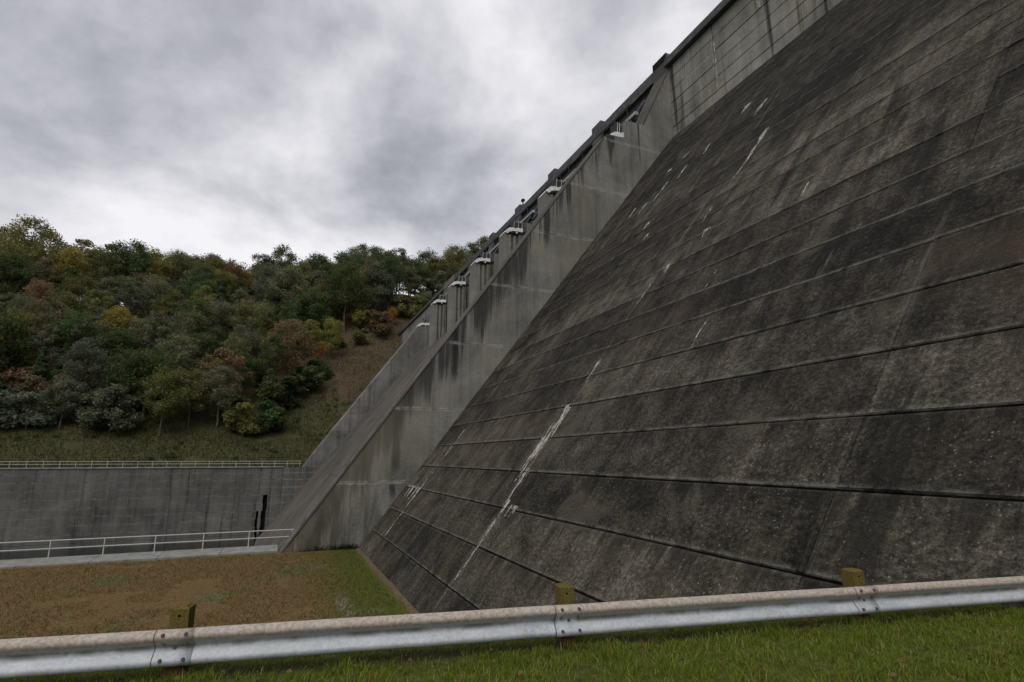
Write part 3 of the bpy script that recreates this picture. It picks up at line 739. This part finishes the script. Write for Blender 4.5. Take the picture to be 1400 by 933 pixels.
def post_mesh(s):
    hw, dp = .080, .19; mb = MB(); top = CAMZ-1.365; bot = GZ-.4
    # front face with a bolt hole near the top, ring of 8
    hz = top-.085; r = .014; wz = .06
    ring = [(hw*sx if abs(sx) == 1 else 0, wz*sz) for sx, sz in ((1, 0), (1, 1), (0, 1), (-1, 1), (-1, 0), (-1, -1), (0, -1), (1, -1))]
    vv = [rail_pt(s+a, -.002, hz+c) for a, c in ring]
    ang = [math.pi/4*i for i in range(8)]
    vv += [rail_pt(s+r*math.cos(a), -.002, hz+r*math.sin(a)) for a in ang]
    vv += [rail_pt(s+r*math.cos(a), -.09, hz+r*math.sin(a)) for a in ang]
    ff = [(i, (i+1) % 8, 8+(i+1) % 8, 8+i) for i in range(8)]+[(8+i, 8+(i+1) % 8, 16+(i+1) % 8, 16+i) for i in range(8)]+[tuple(range(16, 24))]
    mb.add(vv, ff)
    c = .034
    for z0, z1 in ((bot, hz-wz), ):
        mb.add([rail_pt(s-hw, -.002, z0), rail_pt(s+hw, -.002, z0), rail_pt(s+hw, -.002, z1), rail_pt(s-hw, -.002, z1)], [(0, 1, 2, 3)])
    zt1 = hz+wz
    mb.add([rail_pt(s-hw, -.002, zt1), rail_pt(s+hw, -.002, zt1), rail_pt(s+hw-c, -.002-c, top), rail_pt(s-hw+c, -.002-c, top)], [(0, 1, 2, 3)])
    mb.add([rail_pt(s-hw+c, -.002-c, top), rail_pt(s+hw-c, -.002-c, top), rail_pt(s+hw-c, -dp+c, top-.006), rail_pt(s-hw+c, -dp+c, top-.006)], [(0, 1, 2, 3)])
    for sg in (-1, 1):
        mb.add([rail_pt(s+sg*hw, -.002, bot), rail_pt(s+sg*hw, -dp, bot), rail_pt(s+sg*hw, -dp, zt1), rail_pt(s+sg*hw, -.002, zt1)], [(0, 1, 2, 3)])
        mb.add([rail_pt(s+sg*hw, -.002, zt1), rail_pt(s+sg*hw, -dp, zt1), rail_pt(s+sg*(hw-c), -dp+c, top-.006), rail_pt(s+sg*(hw-c), -.002-c, top)], [(0, 1, 2, 3)])
    mb.add([rail_pt(s-hw, -dp, bot), rail_pt(s+hw, -dp, bot), rail_pt(s+hw, -dp, zt1), rail_pt(s-hw, -dp, zt1)], [(0, 1, 2, 3)])
    return mb
for sp in posts_s:
    po = part('post', post_mesh(sp), M['timber'], rail)
    for ds, h in ((-.09, .035), (.10, .035), (-.09, .245), (.10, .245), (-.09, .118), (.10, .118), (0.0, .158)):
        d = .019+np.interp(h, [q[1] for q in kp], [q[0] for q in kp])
        mb = MB(); a = rail_pt(sp+ds, d-.004, ZR-h); c = rail_pt(sp+ds, d+.016, ZR-h+.004); mb.tube(a, c, .018, .014, 8); bo = part('bolt', mb, M['bolt'], rail); bo.parent = po; bo.matrix_parent_inverse = Matrix.Identity(4)

# ================================================================== trees on the hillside
def leaf_material():
    m, t, b = new_mat('autumn_leaves')
    oi = t.node('ShaderNodeObjectInfo'); ge = t.node('ShaderNodeNewGeometry')
    rnd = ge.outputs['Random Per Island']
    big = t.noise(t.node('ShaderNodeTexCoord').outputs['Object'], .35, 3, .5)
    k = t.math('MULTIPLY', t.ramp(rnd, 0, 1, .55, 1.45, False), t.ramp(big, .3, .7, .70, 1.30, False))
    c = t.mix(1.0, oi.outputs['Color'], t.comb(k, k, k), 'MULTIPLY')
    c = t.mix(t.math('MULTIPLY', t.math('GREATER_THAN', rnd, .86), .5), c, C3(.10, .075, .02))
    t.put(b.inputs['Base Color'], c); b.inputs['Roughness'].default_value = .75
    tr = t.node('ShaderNodeBsdfTranslucent'); t.put(tr.inputs[0], c)
    mx = t.node('ShaderNodeMixShader'); mx.inputs[0].default_value = .42
    t.l.new(b.outputs[0], mx.inputs[1]); t.l.new(tr.outputs[0], mx.inputs[2]); t.l.new(mx.outputs[0], t.n['Material Output'].inputs[0])
    return m
M['leaf'] = leaf_material()
M['bark'] = simple('grey_brown_bark', (.085, .072, .058), .95, .4, 2.0)

def leaf_cloud(centers, per, spread, size, g):
    """many leaf sprays: each a bent quad of two triangles"""
    n = len(centers)*per
    c = np.repeat(np.array([q[:3] for q in centers]), per, 0); rad = np.repeat(np.array([q[3] for q in centers]), per)
    d = g.normal(size=(n, 3)); d /= np.linalg.norm(d, axis=1)[:, None]
    rr_ = rad*spread*(g.random(n)**.45)
    p = c+d*rr_[:, None]*np.array([1, 1, .72])
    a = g.normal(size=(n, 3)); a[:, 2] *= .5; a /= np.linalg.norm(a, axis=1)[:, None]
    b_ = np.cross(a, d+g.normal(size=(n, 3))*.5); b_ /= np.linalg.norm(b_, axis=1)[:, None]+1e-6
    s = size*(.6+.8*g.random(n))[:, None]
    v = np.stack([p-a*s, p-b_*s*.55+d*s*.12, p+a*s, p+b_*s*.55+d*s*.12], 1).reshape(-1, 3)
    return v, np.arange(n*4).reshape(n, 4)
def make_tree(seed, H, rx, kind):
    g = np.random.default_rng(seed); rr = random.Random(seed)
    centers = []
    if kind == 'round':
        base = H*rr.uniform(.28, .36); nC = 46
        for i in range(nC):
            f = (i+.5)/nC; zz = base+(H-base)*f*.96
            prof = math.sin(math.pi*(.12+.83*f))**.7
            th = rr.uniform(0, 2*math.pi); r_ = rx*prof*math.sqrt(rr.uniform(.15, 1.0))*rr.uniform(.75, 1.12)
            centers.append((r_*math.cos(th), r_*math.sin(th), zz+rr.uniform(-.6, .6), rx*rr.uniform(.28, .48)))
    elif kind == 'open':
        base = H*rr.uniform(.38, .48); nC = 30
        for i in range(nC):
            f = (i+.5)/nC; zz = base+(H-base)*f*.97
            prof = math.sin(math.pi*(.15+.78*f))**.8
            th = rr.uniform(0, 2*math.pi); r_ = rx*prof*math.sqrt(rr.uniform(.2, 1.0))*rr.uniform(.7, 1.2)
            centers.append((r_*math.cos(th), r_*math.sin(th), zz, rx*rr.uniform(.20, .36)))
    elif kind == 'cone':
        nC = 50
        for i in range(nC):
            f = (i+.5)/nC; zz = H*(.1+.88*f); r_ = rx*(1-f*.93)*math.sqrt(rr.uniform(.2, 1))
            th = rr.uniform(0, 2*math.pi); centers.append((r_*math.cos(th), r_*math.sin(th), zz, rx*(.42-.25*f)))
    else:                                     # bush
        nC = 24
        for i in range(nC):
            th = rr.uniform(0, 2*math.pi); f = rr.random(); r_ = rx*math.sqrt(rr.random())*(1-.4*f)
            centers.append((r_*math.cos(th), r_*math.sin(th), H*(.12+.78*f), rx*rr.uniform(.25, .42)))
    per = {'round': 150, 'open': 130, 'cone': 120, 'bush': 150}[kind]
    v, f = leaf_cloud(centers, per, 1.0, .27 if kind != 'bush' else .24, g)
    crown = mesh('crown', v, f)
    mb = MB(); top = H*(.9 if kind == 'cone' else .72); pts = []
    for i in range(6):
        f_ = i/5; pts.append(Vector((rr.uniform(-.25, .25)*f_*2, rr.uniform(-.25, .25)*f_*2, -.6+(top+.6)*f_)))
    r0 = H*.016+.06
    for i in range(5): mb.tube(pts[i], pts[i+1], r0*(1-i/5.6), r0*(1-(i+1)/5.6), 7, False)
    for q in rr.sample(centers, min(14, len(centers))):
        zz = max(H*.22, q[2]-math.hypot(q[0], q[1])*.75-1); zz = min(zz, top*.96)
        st = pts[0].lerp(pts[5], (zz+.6)/(top+.6)); mid = st.lerp(Vector(q[:3]), .5)+Vector((0, 0, -.25))
        mb.tube(st, mid, .10, .07, 5, False); mb.tube(mid, q[:3], .07, .025, 5, False)
    return crown, mesh('trunk', mb.v, mb.f)
PROTO = {'round': [make_tree(10+i, 17+i*1.1, 5.6+.4*(i % 3), 'round') for i in range(6)],
         'open': [make_tree(30+i, 17+i*1.3, 5.0+.4*(i % 2), 'open') for i in range(4)],
         'cone': [make_tree(50+i, 15+i*2, 3.4, 'cone') for i in range(2)],
         'bush': [make_tree(70+i, 4.6+.9*i, 3.2, 'bush') for i in range(3)]}
for lst in PROTO.values():
    for c_, t_ in lst: c_.materials.append(M['leaf']); t_.materials.append(M['bark'])
def cam_px(x, y, z):
    p = Vector((x, y, z-CAMZ)); fh = Vector((math.sin(HEAD), math.cos(HEAD), 0)); rt = Vector((math.cos(HEAD), -math.sin(HEAD), 0)); up = Vector((0, 0, 1))
    fwd = fh*math.cos(PITCH)+up*math.sin(PITCH); uc = up*math.cos(PITCH)-fh*math.sin(PITCH); d = p.dot(fwd)
    return 700+FPX*p.dot(rt)/d, 466.5-FPX*p.dot(uc)/d
PAL = {'olive green': (.165, .168, .068), 'dark green': (.084, .118, .050), 'grey green': (.148, .162, .098), 'yellow green': (.235, .212, .064),
       'russet brown': (.200, .138, .084), 'orange': (.320, .165, .048), 'dull brown': (.180, .148, .094)}
PALW = ['olive green']*9+['dark green']*7+['grey green']*7+['yellow green']*3+['russet brown']*2+['dull brown']*2
tree_list = []
def place(x, y, kind, tone, sc, rz, nm=None):
    c_, t_ = PROTO[kind][int(abs(x*7.3+y*3.1)) % len(PROTO[kind])]
    z = hill_z(x, y)
    nmz = {'round': 'broadleaf_tree', 'open': 'open_crowned_tree', 'cone': 'evergreen_tree', 'bush': 'hillside_bush'}[kind]
    o = empty(nmz, (x, y, z-.2)); o.scale = (sc, sc, sc*random.uniform(.92, 1.1)); o.rotation_euler = (0, 0, rz)
    cr_ = obj('crown', c_, None, o); tr_ = obj('trunk', t_, None, o)
    b3 = PAL[tone]; j = random.uniform(.8, 1.2)
    cr_.color = (b3[0]*j*random.uniform(.9, 1.1), b3[1]*j, b3[2]*j*random.uniform(.85, 1.15), 1)
    tree_list.append((o, kind, tone, x, y))
    return o
placed = []
def far_enough(x, y, d): return all((x-a)**2+(y-b2)**2 > d*d for a, b2 in placed)
def wooded(x, y):
    if x < -4: return y > 139
    if x < 12: return y > 140+(x+4)*2.3
    return y > 178+(x-12)*.80
# trees picked out by the photograph
KEY = [(5.5, 174, 'open', 'orange', .55), (9.0, 172, 'open', 'orange', .40), (13.0, 178, 'round', 'yellow green', .60), (-3.5, 143, 'bush', 'dark green', 1.5), (-7.5, 140, 'bush', 'yellow green', 1.35),
       (2.5, 152, 'cone', 'dark green', .60), (5.5, 158, 'bush', 'dark green', 1.6), (-1.0, 150, 'bush', 'dark green', 1.7), (36, 201, 'round', 'orange', .35), (30, 200, 'bush', 'russet brown', 1.0),
       (8.5, 165, 'bush', 'dark green', 1.3), (-9, 147, 'bush', 'olive green', 1.5)]
for x, y, kd, tn, sc in KEY:
    place(x, y, kd, tn, sc, random.uniform(0, 6)); placed.append((x, y))
rt = random.Random(21); tries = 0
while len(tree_list) < 295 and tries < 60000:
    tries += 1
    y = rt.uniform(139, 250); x = rt.uniform(-135, 98)
    if not wooded(x, y) or not far_enough(x, y, 6.0 if y > 160 else 4.6): continue
    if x > 30 and y < 206: continue
    px, py = cam_px(x, y, hill_z(x, y)+10)
    if px < -50 or px > 668: continue
    kd = rt.choice(['round']*7+['open']*4+['cone']) if y > 158 else rt.choice(['round', 'bush', 'open', 'bush', 'cone'])
    edge_ = not wooded(x, y-9)
    if edge_: kd = rt.choice(['bush', 'bush', 'bush', 'round'])
    tn = rt.choice(PALW)
    if kd == 'cone': tn = 'dark green'
    sc = rt.uniform(.74, 1.15)*(1.0 if y > 190 else .82)*(1.1 if x > 35 else 1)
    place(x, y, kd, tn, sc if kd != 'bush' else sc*1.75, rt.uniform(0, 6.28)); placed.append((x, y))
KN = {'round': 'round-crowned tree', 'open': 'loose-crowned tree', 'cone': 'pointed evergreen', 'bush': 'low bush'}
ORD = ['first', 'second', 'third', 'fourth', 'fifth', 'sixth', 'seventh', 'eighth', 'ninth', 'tenth', 'eleventh', 'twelfth', 'thirteenth', 'fourteenth', 'fifteenth', 'sixteenth', 'seventeenth', 'eighteenth', 'nineteenth', 'twentieth',
       'twenty-first', 'twenty-second', 'twenty-third', 'twenty-fourth', 'twenty-fifth']
fam = {}
for o, kd, tn, x, y in tree_list:
    where = 'on the skyline ridge' if y > 222 else ('halfway up the hillside' if y > 180 else 'low above the basin wall')
    fam.setdefault((tn, kd, where), []).append((cam_px(x, y, 40)[0], o))
for (tn, kd, where), lst in fam.items():
    lst.sort(key=lambda q: q[0]); base_ = '%s %s %s' % (tn, KN[kd], where)
    for i_, (_, o) in enumerate(lst):
        tag(o, base_ if len(lst) == 1 else '%s, %s such from the left' % (base_, ORD[min(i_, 24)]), 'bush' if kd == 'bush' else 'tree', base_)

# ================================================================== grass and weeds (stuff)
vv, ff = [], []
for i in range(1500):
    if i < 650: q = RA+RDIR*random.uniform(-3, 10)+RN*random.uniform(-2.6, .6); x, y, sz, zz = q.x, q.y, random.uniform(.018, .035), random.uniform(.02, .07)
    else: x, y, sz, zz = random.uniform(-22, 5.6), random.uniform(20, 43), random.uniform(.03, .075), random.uniform(.02, .06)
    z = ground_z(x, y)+zz; th = random.uniform(0, 6.28); ca, sa = math.cos(th)*sz, math.sin(th)*sz; t1, t2 = random.uniform(-.5, .5)*sz, random.uniform(-.5, .5)*sz
    k = len(vv); vv += [(x-ca, y-sa, z-t1), (x-sa*.6, y+ca*.6, z+t2+sz*.25), (x+ca, y+sa, z+t1), (x+sa*.6, y-ca*.6, z-t2+sz*.25)]; ff.append((k, k+1, k+2, k+3))
fl = obj('fallen_leaves', mesh('fallen_leaves', vv, ff), M['leaf']); fl.color = (.20, .125, .055, 1); tag(fl, 'dry brown fallen leaves scattered over the grass', 'leaves', kind='stuff')
def blade_material(name, c0, c1, dry):
    m, t, b = new_mat(name); ge = t.node('ShaderNodeNewGeometry'); rnd = ge.outputs['Random Per Island']
    n = t.noise(ge.outputs['Position'], 1.6, 4, .6)
    c = t.mix(t.math('ADD', t.math('MULTIPLY', rnd, .6), t.math('MULTIPLY', n, .4)), C3(*c0), C3(*c1))
    c = t.mix(t.math('MULTIPLY', t.math('GREATER_THAN', t.math('ADD', rnd, t.math('MULTIPLY', t.math('SUBTRACT', n, .5), .8)), .86), .8), c, C3(*dry))
    t.put(b.inputs['Base Color'], c); b.inputs['Roughness'].default_value = .7
    tr = t.node('ShaderNodeBsdfTranslucent'); t.put(tr.inputs[0], c)
    mx = t.node('ShaderNodeMixShader'); mx.inputs[0].default_value = .42
    t.l.new(b.outputs[0], mx.inputs[1]); t.l.new(tr.outputs[0], mx.inputs[2]); t.l.new(mx.outputs[0], t.n['Material Output'].inputs[0])
    return m
def blades(name, pts, hmin, hmax, wd, mat, lean=.6, clump=False):
    n = len(pts); p = np.array(pts)
    cf = np.array([1+1.1*noise.noise((q[0]*3.2, q[1]*3.2, 1))+.5*noise.noise((q[0]*9, q[1]*9, 6)) for q in pts]).clip(.25, 2.2) if clump else 1.0
    th = rng.random(n)*6.283; h = hmin+(hmax-hmin)*rng.random(n)**1.6; h = h*cf; ln = h*lean*rng.random(n); ph = rng.random(n)*6.283
    wv = np.stack([np.cos(th), np.sin(th), np.zeros(n)], 1)*(wd*(.6+.8*rng.random(n)))[:, None]
    tip = p+np.stack([np.cos(ph)*ln, np.sin(ph)*ln, h], 1); mid = p+np.stack([np.cos(ph)*ln*.35, np.sin(ph)*ln*.35, h*.6], 1)
    v = np.stack([p-wv, p+wv, mid+wv*.8, mid-wv*.8, tip], 1).reshape(-1, 3); i = np.arange(n)[:, None]*5
    me = bpy.data.meshes.new(name); nv = len(v)
    me.vertices.add(nv); me.vertices.foreach_set('co', v.astype(np.float32).ravel())
    lo = np.concatenate([i+0, i+1, i+2, i+3, i+3, i+2, i+4], 1).ravel()
    me.loops.add(len(lo)); me.loops.foreach_set('vertex_index', lo.astype(np.int32))
    st = np.stack([np.arange(n)*7, np.arange(n)*7+4], 1).ravel()
    me.polygons.add(2*n); me.polygons.foreach_set('loop_start', st.astype(np.int32))
    me.update(calc_edges=True); me.validate()
    return obj(name, me, mat)
gb = blade_material('green_grass_blades', (.066, .100, .009), (.240, .300, .042), (.34, .27, .11))
pts = []
N = 170000
sx = rng.uniform(-3.2, 10.0, N); sn = rng.uniform(-2.9, 1.3, N)
for a, n_ in zip(sx, sn):
    q = RA+RDIR*float(a)+RN*float(n_)
    k = noise.noise((q.x*1.1, q.y*1.1, 5))
    if k < -.28 and random.random() < .7: continue
    if abs(n_-.10) < .18+.12*noise.noise((a*3, 0, 0)) and random.random() < .6: continue
    pts.append((q.x, q.y, ground_z(q.x, q.y)-.004))
o = blades('verge_grass', pts, .02, .085, .0040, gb, 1.2, True); tag(o, 'short green grass on the verge under the guardrail', 'grass', kind='stuff')
pts = []
for sp in posts_s:                             # taller tufts at the posts
    for i in range(120):
        q = RA+RDIR*(sp+random.gauss(0, .16))+RN*(random.gauss(.05, .12)); pts.append((q.x, q.y, ground_z(q.x, q.y)-.004))
o = blades('post_foot_grass', pts, .06, .15, .0035, gb, .8); tag(o, 'taller grass tufts around the guardrail post feet', 'grass', kind='stuff')
lb = blade_material('mixed_lawn_blades', (.086, .062, .019), (.205, .138, .052), (.090, .105, .028))
lg = blade_material('green_lawn_blades', (.052, .066, .012), (.130, .145, .032), (.17, .12, .05))
pb, pg = [], []
N = 110000
for a, b2 in zip(rng.uniform(-24, 5.5, N), rng.uniform(18, 43.0, N)):
    a, b2 = float(a), float(b2); k = noise.noise((a*.5, b2*.5, 2))*.9+noise.noise((a*.12, b2*.12, 8))
    if a+3.5*k+random.gauss(0, .9) > 3.7: pg.append((a, b2, ground_z(a, b2)-.005))
    elif k > -.35+.3*noise.noise((a*1.7, b2*1.7, 4)) and random.random() < .75: pb.append((a, b2, ground_z(a, b2)-.005))
o = blades('brown_lawn_grass', pb, .03, .13, .011, lb, 1.2, True); tag(o, 'worn brown grass on the lawn below the training wall', 'grass', kind='stuff')
o = blades('toe_grass', pg, .03, .13, .011, lg, 1.0, True); tag(o, 'greener grass strip along the toe of the dam', 'grass', kind='stuff')
hb = blade_material('rough_hill_blades', (.036, .036, .015), (.098, .086, .040), (.105, .078, .042))
pts = []
for a, b2 in zip(rng.uniform(-75, 48, 120000), rng.uniform(127.2, 205, 120000)):
    a, b2 = float(a), float(b2)
    if wooded(a, b2-6): continue
    if noise.noise((a*.16, b2*.16, 6)) < -.45: continue
    if hill_z(a, b2) > 24+4*noise.noise((a*.1, b2*.1, 9)) and random.random() < .45: continue
    pts.append((a, b2, hill_z(a, b2)-.05))
o = blades('hillside_weeds', pts, .18, .85, .06, hb, .9); tag(o, 'rough brown and green weeds on the cleared hillside', 'weeds', kind='stuff')
cs = []
for i in range(700):
    a, b2 = random.uniform(-60, 34), random.uniform(129, 180)
    if wooded(a, b2-3) or hill_z(a, b2) > 27: continue
    if noise.noise((a*.11, b2*.11, 15)) < .02: continue
    cs.append((a, b2, hill_z(a, b2)+.35, random.uniform(.5, 1.5)))
v, f = leaf_cloud(cs, 60, 1.0, .16, rng)
scr = obj('hillside_scrub', mesh('scrub', v, f), M['leaf']); scr.color = (.085, .095, .040, 1); tag(scr, 'low dark scrub scattered over the cleared hillside', 'scrub', kind='stuff')
# weeds at the foot of the training wall
pts = []
for cx_, n_ in ((2.2, 30), (3.4, 60), (4.55, 110), (5.25, 160), (5.6, 60), (2.9, 25)):
    for i in range(n_):
        a = cx_+random.gauss(0, .30); b2 = YW-.08-abs(random.gauss(0, .12)); pts.append((a, b2, -.01))
wb = blade_material('dark_weed_blades', (.012, .022, .007), (.035, .055, .016), (.05, .045, .02))
o = blades('wall_foot_weeds', pts, .06, .48, .020, wb, 1.3); tag(o, 'dark weeds at the foot of the training wall', 'weeds', kind='stuff')
